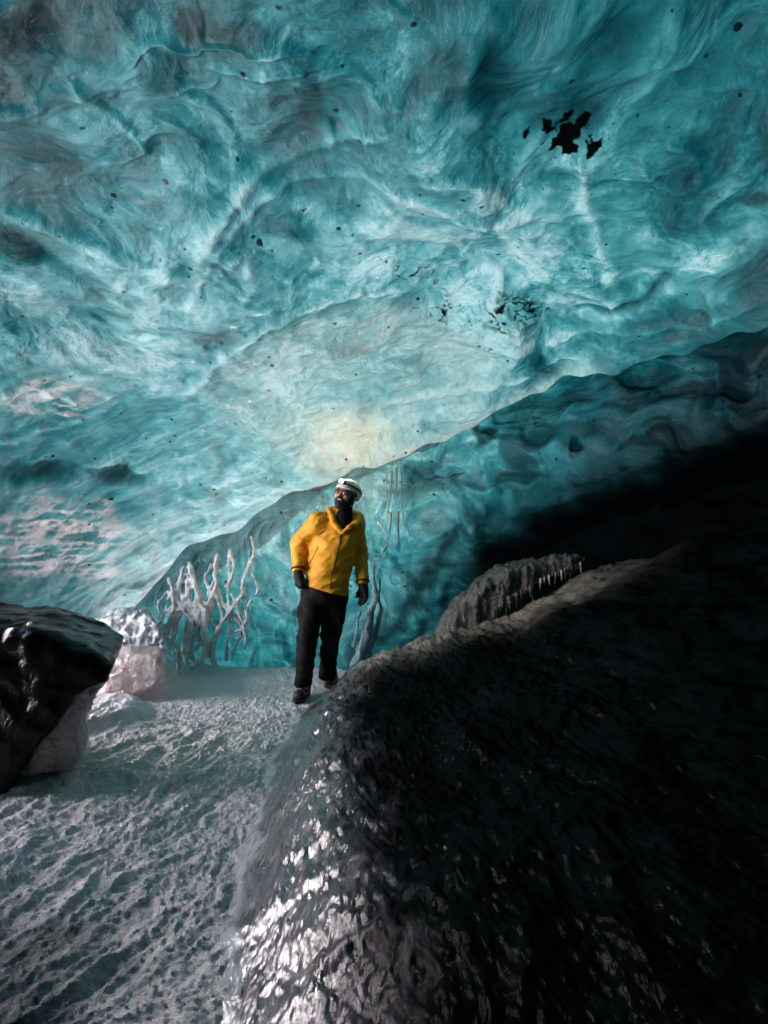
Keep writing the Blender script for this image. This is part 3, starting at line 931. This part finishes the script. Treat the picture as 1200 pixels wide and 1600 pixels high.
chunk = slab("ice_chunk", [(158, 1070), (165, 1040), (176, 1028), (205, 1021), (248, 1026), (258, 1045), (256, 1068), (232, 1080), (200, 1092), (150, 1108)],
             4.15, .5, M['pink_ice'], .012, .05, .035, 6, 230, .42)
tag(chunk, "pale pinkish clear ice chunk lying on the snow behind the dark block", "ice chunk")
rub = slab("ice_chunk", [(60, 1050), (90, 1008), (125, 990), (150, 972), (192, 958), (232, 962), (252, 990), (258, 1020), (215, 1040), (150, 1050)],
           4.45, .30, M['white_ice'], .012, .03, .06, 9, 240, .5)
tag(rub, "crumpled whitish ice lump wedged under the ceiling edge above the pale chunk", "ice chunk")

# ------------------------------------------------------------------ drips, tendrils and icicles
def tube_fn(paths, wob=.012, seed=300):
    def fn(P):
        Pw = P + wob * vfbm(P * 9, 2, seed)
        d = None
        for path in paths:
            q = chain(Pw, path, .015)
            d = q if d is None else smin(d, q, .03)
        return d - .016 * fbm(P * np.array([15, 15, 9], np.float32), 2, seed + 5) + .001
    return fn
def px_path(pts, d0, d1, r0, r1):
    n = len(pts)
    sp_ = smooth_poly(pts, 1)
    n = len(sp_)
    return [(pt(x, y, d0 + (d1 - d0) * k / (n - 1)), r0 + (r1 - r0) * k / (n - 1)) for k, (x, y) in enumerate(sp_)]
tend = [
    ([(265, 905), (272, 930), (268, 960), (262, 985), (255, 1010), (245, 1030)], 4.97, 5.0, .020, .018),
    ([(298, 888), (306, 915), (312, 940), (300, 960), (288, 990), (292, 1025)], 4.98, 5.03, .030, .016),
    ([(340, 868), (335, 890), (340, 915), (325, 940), (320, 965), (322, 1000), (330, 1030)], 4.98, 4.98, .022, .020),
    ([(358, 862), (356, 890), (362, 905), (350, 920)], 5.03, 5.03, .022, .012),
    ([(392, 840), (398, 865), (388, 885), (378, 905), (380, 925), (392, 945), (390, 970), (375, 985), (360, 990)], 5.03, 5.03, .012, .014),
    ([(312, 945), (322, 955), (318, 985), (325, 1010), (312, 1035), (300, 1042)], 4.93, 4.88, .016, .030),
    ([(378, 930), (365, 945), (352, 965), (340, 985), (330, 1005), (335, 1040)], 4.98, 4.93, .018, .026),
    ([(335, 925), (345, 950), (348, 975), (336, 998)], 4.98, 4.98, .012, .016),
    ([(283, 905), (276, 935), (284, 955), (272, 985), (268, 1015), (276, 1035)], 5.03, 4.98, .012, .018),
    ([(262, 1000), (275, 1005), (282, 1025), (278, 1045)], 4.88, 4.88, .018, .022),
    ([(300, 985), (312, 975), (308, 960), (322, 948)], 4.98, 4.98, .010, .010),
]
rt = random.Random(4)
for k in range(22):
    x, y = rt.uniform(248, 395), rt.uniform(852, 930)
    y = max(y, float(np.interp(x, LIPX, LIPY)) + 12)
    dp_, pth = 4.93, [(x, y)]
    for _ in range(rt.randint(3, 6)):
        x += rt.uniform(-17, 15); y += rt.uniform(14, 32)
        if y > 1040: break
        pth.append((min(max(x, 245), 405), y))
    if len(pth) > 2:
        tend.append((pth, dp_ + .08, rt.uniform(4.93, 5.05), rt.uniform(.006, .013), rt.uniform(.008, .02)))
tp = [px_path(*a) for a in tend]
allp = np.array([p for path in tp for p, r in path])
lat = solid("ice_lattice", tube_fn(tp), allp.min(0) - .08, allp.max(0) + .08, .009, M['white_ice'])
tag(lat, "tangle of white frozen drip tubes standing at the foot of the blue wall", "ice formation")
dr = [([(585, 878), (582, 905), (588, 930), (580, 955), (574, 985), (566, 1010), (556, 1040)], 4.95, 4.8, .012, .06),
      ([(594, 900), (590, 925), (596, 950), (590, 975), (580, 1000), (575, 1030)], 4.98, 4.85, .008, .035),
      ([(584, 885), (596, 868), (606, 845), (600, 825), (588, 815)], 5.0, 5.02, .012, .006),
      ([(562, 955), (558, 985), (552, 1010)], 4.8, 4.8, .012, .02)]
dp = [px_path(*a) for a in dr]
ap = np.array([p for path in dp for p, r in path])
drip = solid("ice_drip", tube_fn(dp, .02, 320), ap.min(0) - .12, ap.max(0) + .12, .009, M['teal_ice'])
tag(drip, "pale frozen trickle of ice running down the wall beside the man's gloved hand", "ice formation")

# silty shelf with its fringe of icicles
shelf = slab("ice_shelf", [(735, 940), (762, 912), (800, 892), (850, 880), (905, 866), (922, 872), (905, 888), (870, 901), (838, 916), (822, 930), (800, 940), (782, 950), (770, 980), (740, 992), (690, 1004), (700, 975), (718, 955)],
     3.98, .45, M['brown_ice'], .010, .035, .05, (11, 11, 3.0), 250)
tag(shelf, "brown silty ice shelf jutting above a dark hollow on the mound", "ice shelf")
def icicle(x, y, d, ln, r, mat, label, group, seed):
    p = pt(x, y, d)
    n, m_ = 10, 14
    a = np.linspace(0, 2 * np.pi, n, endpoint=False)
    t = np.linspace(0, 1, m_)
    rs = r * (1 - t) ** .7 * (1 + .18 * np.sin(t * 22 + seed)) + .0008
    bend = .1 * ln * t * t * math.sin(seed * 2.1)
    Vv = np.stack([rs[:, None] * np.cos(a)[None] + bend[:, None], rs[:, None] * np.sin(a)[None], -ln * t[:, None] + 0 * a[None]], -1)
    o = link_mesh("icicle", Vv.reshape(-1, 3), grid_faces(m_, n, True)[:, ::-1], mat)
    o.location = p
    tag(o, label, "icicle", group)
    return o
ri = random.Random(9)
for k in range(11):
    x = 772 + k * 6.1 + ri.uniform(-2, 2)
    icicle(x, interp(x, [(770, 962), (782, 942), (822, 922), (840, 910)]) - 4, 3.97 + ri.uniform(-.02, .03), ri.uniform(.05, .17), ri.uniform(.010, .022), M['brown_ice'],
           "short grey icicle in the fringe under the brown ice shelf", "icicles under the brown ice shelf", k)
for k in range(9):
    x = 844 + k * 8.2 + ri.uniform(-3, 3)
    icicle(x, interp(x, [(840, 909), (870, 896), (905, 882), (925, 872)]) - 3, 3.97 + ri.uniform(-.01, .02), ri.uniform(.04, .12), ri.uniform(.004, .009), M['white_ice'],
           "thin glinting icicle at the right tip of the brown ice shelf", "thin icicles on the shelf tip", k + 20)
for k, (x, y, ln) in enumerate([(604, 735, .45), (612, 728, .62), (619, 730, .40), (626, 722, .75), (611, 800, .30), (622, 798, .36), (632, 760, .28)]):
    icicle(x, y, 4.93, ln, .005 + .004 * (k % 3), M['drip_ice'], "long teal icicle hanging on the back wall right of the man's helmet", "icicles on the back wall", k + 40)

# ------------------------------------------------------------------ the man in the yellow jacket
D = 4.25
def bp(px, py, d=D):
    return pt(px, py, d)
man = empty("person", (bp(493, 1090)[0], 4.28, 0))
tag(man, "person in yellow jacket, black trousers and white helmet with lit headlamp, looking up", "person")

HC = bp(541, 776, 4.24)                                   # head centre
def rotm(yaw, pitch, roll):
    cy, sy, cp, sp_, cr, sr = math.cos(yaw), math.sin(yaw), math.cos(pitch), math.sin(pitch), math.cos(roll), math.sin(roll)
    Rz = np.array([[cy, -sy, 0], [sy, cy, 0], [0, 0, 1]])
    Rx = np.array([[1, 0, 0], [0, cp, -sp_], [0, sp_, cp]])
    Ry = np.array([[cr, 0, sr], [0, 1, 0], [-sr, 0, cr]])
    return Rz @ Rx @ Ry
# face looks along local -y; turn it towards the left of the photo and up
HR = rotm(R(-26), R(-16), R(10)).astype(np.float32)
def hl(P):
    return (P - HC.astype(np.float32)) @ HR               # world -> head space
def hw(q):
    return HC + HR @ np.array(q)

shL, shR = bp(499, 815, 4.27), bp(555, 820, 4.33)
elL, elR = bp(467, 848, 4.33), bp(563, 866, 4.40)
wrL, wrR = bp(466, 893, 4.22), bp(567, 912, 4.30)
neck0, neck1 = bp(533, 830, 4.32), bp(541, 792, 4.28)
pel = bp(508, 922, 4.32)
hipL, hipR = bp(491, 932, 4.30), bp(525, 932, 4.34)
knL, knR = bp(481, 992, 4.24), bp(516, 992, 4.36)
anL, anR = bp(474, 1068, 4.26), bp(511, 1060, 4.44)
anL[2], anR[2] = .10, .10

def head_sdf(P):
    q = hl(P)
    d = ell(q, (0, .005, .02), (.076, .095, .115))
    d = smin(d, ell(q, (0, -.030, -.055), (.056, .062, .062)), .03)       # jaw
    d = smin(d, cone(q, (0, -.090, .012), (0, -.108, -.022), .010, .015), .012)  # nose
    d = smin(d, cone(q, (-.03, -.080, .026), (.03, -.080, .026), .012, .012), .015)  # brow
    d = smin(d, cone(q, (-.018, -.084, -.052), (.018, -.084, -.052), .007, .007), .008)  # lips
    d = smin(d, cone(q, (0, -.070, -.085), (0, -.078, -.088), .02, .016), .02)
    for sx in (-1, 1):
        d = smin(d, ell(q, (sx * .040, -.068, -.016), (.022, .02, .02)), .012)   # cheeks
        d = smax(d, -ell(q, (sx * .031, -.094, .008), (.017, .012, .011)), .008)  # eye sockets
        d = smin(d, ell(q, (sx * .031, -.080, .008), (.012, .012, .012)), .004)
        d = smin(d, ell(q, (sx * .078, .010, -.005), (.010, .020, .032)), .008)   # ears
    return d
def body_fn(P):
    d = head_sdf(P)
    d = smin(d, cone(P, neck0, neck1, .062, .055), .03)
    t = chain(P, [(neck0, .09), (bp(524, 860, 4.34), .125), (bp(512, 905, 4.34), .12), (pel, .13)], .06)
    d = smin(d, t, .05)
    for sh, eb, wr in ((shL, elL, wrL), (shR, elR, wrR)):
        d = smin(d, chain(P, [(neck0, .06), (sh, .055), (eb, .042), (wr, .028)], .03), .03)
        hand = wr + np.array([0, -.005, -.035])
        d = smin(d, cone(P, wr, hand, .024, .022), .02)
    for hp, kn, an in ((hipL, knL, anL), (hipR, knR, anR)):
        d = smin(d, chain(P, [(hp, .085), (kn, .055), (an, .038)], .04), .04)
        d = smin(d, cone(P, an, an + np.array([0, 0, -.03]), .030, .025), .02)
    return d
solid("body", body_fn, (-.95, 3.95, .02), (.05, 4.7, 1.85), .0085, M['skin'], man)

# jacket
def torso_fn(P, grow=0.0):
    z = P[..., 2]
    zs = [0.84, 0.90, 1.00, 1.10, 1.22, 1.34, 1.44, 1.50, 1.56]
    def row(vals): return np.interp(z, zs, vals)
    cx = row([(507 - 600) / 188., (508 - 600) / 188., (510 - 600) / 188., (513 - 600) / 188., (519 - 600) / 188., (524 - 600) / 188., (528 - 600) / 188., (531 - 600) / 188., (536 - 600) / 188.])
    a = row([.188, .190, .192, .195, .205, .215, .200, .160, .085]) + grow
    b = row([.150, .152, .160, .160, .160, .152, .135, .110, .075]) + grow
    cy = row([4.30, 4.30, 4.31, 4.32, 4.33, 4.34, 4.34, 4.33, 4.31])
    r = np.hypot((P[..., 0] - cx) / a, (P[..., 1] - cy) / b)
    d = (r - 1) * np.minimum(a, b)
    return d, z, cx, a
def jacket_fn(P):
    d, z, cx, a = torso_fn(P)
    hem = .905 - .055 * np.clip((P[..., 0] - cx) / a, -1, 1)
    d = smax(d, hem - z, .012)
    d = smax(d, z - 1.575, .02)
    wr = P + .010 * vfbm(P * np.array([7, 7, 14], np.float32), 2, 410)
    for sh, eb, wrr, rs in ((shL, elL, wrL, (.088, .066, .052)), (shR, elR, wrR, (.082, .060, .050))):
        q = chain(wr, [(sh, rs[0]), (eb, rs[1]), (wrr + (eb - wrr) * .05, rs[2])], .03)
        u = (P - wrr) @ ((eb - wrr) / np.linalg.norm(eb - wrr)).astype(np.float32)
        q = smax(q, -u - .005, .006)
        d = smin(d, q, .035)
    # collar, laid open over the shoulders, and the hood behind the neck
    d = smin(d, chain(P, [(bp(516, 800, 4.26), .030), (bp(520, 812, 4.20), .024), (bp(531, 828, 4.185), .014)], .02), .02)
    d = smin(d, chain(P, [(bp(561, 808, 4.30), .034), (bp(558, 816, 4.23), .030), (bp(546, 824, 4.19), .020), (bp(535, 832, 4.185), .012)], .02), .018)
    d = smin(d, chain(P, [(bp(513, 800, 4.32), .035), (bp(535, 797, 4.42), .050), (bp(562, 808, 4.36), .040)], .03), .03)
    # open neck
    V1 = cone(P, bp(542, 788, 4.22), bp(534, 824, 4.16), .050, .012)
    d = smax(d, -V1, .010)
    # pulls and creases
    cr = ridged(np.stack([P[..., 0] * 5 + P[..., 2] * 4, P[..., 1] * 4, P[..., 2] * 11 - P[..., 0] * 5], -1), 2, 420)
    d = d - .016 * (cr - .55)
    band = np.exp(-((z - (hem + .055)) / .012) ** 2)
    return d + .006 * band
jk = solid("jacket", jacket_fn, (-.88, 4.02, .82), (-.02, 4.60, 1.62), .0065, M['jacket'], man)
def front_y(x, z):
    """y of the jacket front at x,z"""
    ys = np.linspace(4.05, 4.4, 90)
    P = np.stack([np.full(90, x), ys, np.full(90, z)], -1).astype(np.float32)
    dd_ = jacket_fn(P)
    k = np.argmax(dd_ < 0)
    return ys[k] if dd_[k] < 0 else 4.2
def strip(name, pxs, wdt, mat, parent, thick=.004, lift=.002):
    pts_ = [p for p in smooth_poly(pxs, 2)]
    W = []
    for (x, y) in pts_:
        q = bp(x, y, 4.18)
        yy = front_y(q[0], q[2])
        W.append(np.array([(x - 600) / F * yy, yy - lift, CAMZ + (800 - y) / F * yy]))
    W = np.array(W)
    path = [(p, wdt) for p in W]
    return solid(name, lambda P: chain(P, path, .004), W.min(0) - .02, W.max(0) + .02, .003, mat, parent)
strip("zip", [(533, 834), (531, 850), (525, 872), (519, 895), (516, 920)], .0042, M['jacket_dark'], jk if False else man)
strip("pocket_flap", [(496, 855), (490, 868), (480, 886)], .0045, M['jacket'], man)
strip("chest_pocket", [(508, 828), (503, 832), (498, 836)], .003, M['jacket_dark'], man)
# strap tab on the left cuff
for wrr, eb in ((wrL, elL), (wrR, elR)):
    ax = (eb - wrr) / np.linalg.norm(eb - wrr)
    c0 = wrr + ax * .022
    solid("cuff_strap", lambda P: smax(np.linalg.norm((P - c0) - ((P - c0) @ ax.astype(np.float32))[..., None] * ax.astype(np.float32), axis=-1) - .060,
                                       np.abs((P - c0) @ ax.astype(np.float32)) - .009, .003),
          c0 - .09, c0 + .09, .004, M['jacket_dark'], man)

# fleece neck
def fleece_fn(P):
    d = chain(P, [(bp(540, 797, 4.25), .058), (bp(538, 808, 4.24), .062), (bp(534, 830, 4.25), .055)], .03)
    return d - .004 * fbm(P * 26, 2, 440)
solid("neck_gaiter", fleece_fn, bp(540, 810, 4.25) - .16, bp(540, 810, 4.25) + .16, .006, M['fleece'], man)

# trousers
def trouser_fn(P):
    d = ell(P, pel + np.array([0, 0, -.0]), (.185, .150, .15))
    for hp, kn, an, rr_ in ((hipL, knL, anL, (.112, .086, .072)), (hipR, knR, anR, (.108, .082, .070))):
        q = chain(P + .012 * vfbm(P * np.array([6, 6, 12], np.float32), 2, 450), [(hp, rr_[0]), (kn, rr_[1]), (an + np.array([0, 0, .03]), rr_[2])], .03)
        d = smin(d, q, .03)
    cr = ridged(np.stack([P[..., 0] * 5 + P[..., 2] * 3, P[..., 1] * 5, P[..., 2] * 10 + P[..., 0] * 4], -1), 2, 460)
    d = d - .014 * (cr - .55)
    d = smin(d, ell(P, bp(533, 968, 4.30), (.032, .05, .055)), .03)                # cargo pockets
    d = smin(d, ell(P, bp(469, 955, 4.26), (.030, .05, .06)), .03)
    d = smax(d, .105 - P[..., 2], .01)
    return smax(d, P[..., 2] - .99, .02)
solid("trousers", trouser_fn, (-.90, 4.0, .06), (-.12, 4.68, 1.02), .007, M['trousers'], man)

# boots
def boot(an, yaw, name="boot"):
    c_, s_ = math.cos(yaw), math.sin(yaw)
    Rb = np.array([[c_, -s_, 0], [s_, c_, 0], [0, 0, 1]], np.float32)
    o_ = np.array([an[0], an[1], 0.0], np.float32)
    def loc(P): return (P - o_) @ Rb
    def up(P):
        q = loc(P)
        d = cone(q, (0, .015, .14), (0, .0, .08), .058, .056)
        d = smin(d, cone(q, (0, .03, .065), (0, -.12, .055), .050, .042), .03)
        d = smax(d, .028 - q[..., 2], .004)
        return d - .003 * fbm(P * 25, 2, 470)
    def so(P):
        q = loc(P)
        e = smin(ell(q * np.array([1, 1, .001], np.float32), (0, -.10, 0), (.050, .075, .05)), ell(q * np.array([1, 1, .001], np.float32), (0, .03, 0), (.046, .065, .05)), .05)
        z = q[..., 2]
        lug = .004 * (np.sin(q[..., 1] * 190) > 0) * (z < .012)
        return np.maximum(e + lug, np.abs(z - .016) - .018)
    lo, hi = o_ - np.array([.24, .24, .01]), o_ + np.array([.24, .24, .20])
    lo[2], hi[2] = -.012, .21
    b = solid(name, up, lo, hi, .006, M['boot'], man)
    sl = solid("sole", so, lo, hi, .006, M['sole'], man)
    sl.parent = b
    def strp(P):
        q = loc(P)
        u_ = up(P) - .004
        band = np.minimum(np.abs(q[..., 1] + .085 + .3 * (q[..., 2] - .05)), np.abs(q[..., 1] + .03 - .5 * (q[..., 2] - .05)))
        return np.maximum(np.maximum(u_, band - .006), -(up(P) + .004))
    st = solid("crampon_strap", strp, lo, hi, .004, M['steel'], man)
    st.parent = b
    b.location = (0, 0, 0)
    return b
boot(np.array([anL[0] - .005, 4.30, 0]), R(-12))
boot(np.array([anR[0] + .03, 4.52, 0]), R(38))

# gloves: palm, four fingers of different length and a thumb from the side of the palm
def glove(wr, down, across, fwd, curl, sgn):
    down, across, fwd = [np.array(q, float) / np.linalg.norm(q) for q in (down, across, fwd)]
    palm0, palm1 = wr + down * .0, wr + down * .085
    def fn(P):
        d = cone(P, wr - down * .03, wr + down * .02, .038, .036)
        d = smin(d, chain(P, [(wr + down * .02 - across * .012, .030), (palm1 - across * .02, .026)], .02), .02)
        d = smin(d, chain(P, [(wr + down * .02 + across * .012, .030), (palm1 + across * .022, .025)], .02), .02)
        for k, (off, ln) in enumerate(((-.036, .075), (-.013, .088), (.012, .082), (.035, .062))):
            b0 = palm1 + across * off - down * .01
            c = curl * (1 + .18 * k)
            p1 = b0 + ln * .42 * (down * math.cos(c * .5) + fwd * math.sin(c * .5))
            p2 = p1 + ln * .33 * (down * math.cos(c * 1.2) + fwd * math.sin(c * 1.2))
            p3 = p2 + ln * .27 * (down * math.cos(c * 1.8) + fwd * math.sin(c * 1.8))
            d = smin(d, chain(P, [(b0, .0135), (p1, .0125), (p2, .0115), (p3, .010)], .004), .006)
        t0 = wr + down * .030 + across * sgn * .030 + fwd * .005
        t1 = t0 + .040 * (down * .75 + across * sgn * .55 + fwd * .3)
        t2 = t1 + .034 * (down * .95 + across * sgn * .1 + fwd * .35)
        d = smin(d, chain(P, [(t0, .018), (t1, .0145), (t2, .0115)], .008), .010)
        return d
    c = wr + down * .09
    return solid("glove", fn, c - .17, c + .17, .005, M['glove'], man)
glove(wrR + np.array([.004, -.005, -.02]), (.06, -.10, -1), (.75, -.65, 0), (-.6, -.7, -.05), .38, -1)
glove(wrL + np.array([.006, -.005, -.02]), (.12, -.20, -1), (.8, -.6, -.05), (.5, .8, 0), .75, 1)

# face, beard, glasses, helmet
def beard_fn(P):
    q = hl(P)
    h_ = head_sdf(P)
    shell = h_ - .008 - .004 * fbm(P * 60, 2, 480)
    zone_ = smin(ell(q, (0, -.055, -.088), (.074, .072, .050)), ell(q, (0, -.100, -.040), (.034, .03, .012)), .01)
    zone_ = smax(zone_, -ell(q, (0, -.1, -.053), (.022, .03, .007)), .004)
    side = np.minimum(ell(q, (-.072, -.02, -.045), (.02, .035, .06)), ell(q, (.072, -.02, -.045), (.02, .035, .06)))
    return smax(shell, np.minimum(zone_, side), .006)
solid("beard", beard_fn, HC - .17, HC + .15, .005, M['beard'], man)
def helmet_fn(P):
    q = hl(P)
    outer = ell(q, (0, .012, .045), (.104, .128, .100))
    inner = ell(q, (0, .012, .040), (.096, .120, .092))
    d = smax(outer, -inner, .004)
    cut = .040 + .10 * np.clip(q[..., 1] + .02, -1, .0) * -.25 - .045 * sstep(0.0, .10, q[..., 1])
    d = smax(d, cut - q[..., 2], .005)
    rib = np.exp(-((np.abs(q[..., 0]) - .045) / .008) ** 2) * (q[..., 2] > .06)
    return d - .004 * rib
hm = solid("helmet", helmet_fn, HC - .18, HC + .20, .005, M['helmet'], man)
def headband_fn(P):
    q = hl(P)
    e = ell(q, (0, .012, .045), (.106, .130, .102))
    return np.maximum(np.maximum(e - .002, -(e + .006)), np.abs(q[..., 2] - .072 + .1 * q[..., 1]) - .010)
hb = solid("headlamp_band", headband_fn, HC - .18, HC + .20, .004, M['sole'], man)
def lampbody_fn(P):
    q = hl(P)
    return box(q, (0, -.118, .090), (.028, .016, .020), .007)
solid("headlamp", lampbody_fn, HC - .2, HC + .2, .004, M['sole'], man)
LC = hw((0, -.136, .092))
solid("headlamp_lens", lambda P: ell(hl(P), (0, -.134, .092), (.021, .009, .017)), LC - .03, LC + .03, .003, M['lamp'], man)
def lens_fn(P):
    q = hl(P)
    d = None
    for sx in (-1, 1):
        e = ell(q, (sx * .034, -.098 + .012, .010), (.031, .018, .023))
        d = e if d is None else np.minimum(d, e)
    return smax(d, -(head_sdf(P) - .002), .002)
gl = solid("sunglasses", lens_fn, HC - .15, HC + .15, .004, M['lens'], man)
def frame_fn(P):
    q = hl(P)
    d = cone(q, (-.014, -.104, .018), (.014, -.104, .018), .0045, .0045)
    for sx in (-1, 1):
        d = np.minimum(d, cone(q, (sx * .062, -.088, .022), (sx * .082, .0, .012), .004, .004))
        d = np.minimum(d, cone(q, (sx * .010, -.105, .028), (sx * .062, -.090, .026), .004, .004))
    return d
solid("glasses_frame", frame_fn, HC - .15, HC + .15, .0035, M['sole'], man)
def chin_strap_fn(P):
    q = hl(P)
    d = chain(q, [((-.088, .0, .03), .005), ((-.078, -.02, -.05), .005), ((-.03, -.05, -.118), .005), ((.03, -.05, -.118), .005), ((.078, -.02, -.05), .005), ((.088, .0, .03), .005)], .002)
    return d
solid("chin_strap", chin_strap_fn, HC - .18, HC + .15, .004, M['sole'], man)
lamp_d = bpy.data.lights.new("headlamp_glow_spot", 'SPOT')  # added spot aimed back at the ceiling, stands in for the lamp's glow
lamp_d.energy = 8
lamp_d.spot_size = R(155)
lamp_d.spot_blend = 1
lamp_d.color = (1.0, 0.55, 0.26)
lamp_d.shadow_soft_size = .02
lamp_o = bpy.data.objects.new("headlamp_glow_spot", lamp_d)
COL.objects.link(lamp_o)
lamp_o.location = Vector(hw((0, -.10, .185)) - np.array(man.location))
lamp_o.rotation_euler = Vector(pt(535, 738, 5.0) - hw((0, -.10, .185))).to_track_quat('-Z', 'Y').to_euler()
lamp_o.parent = man
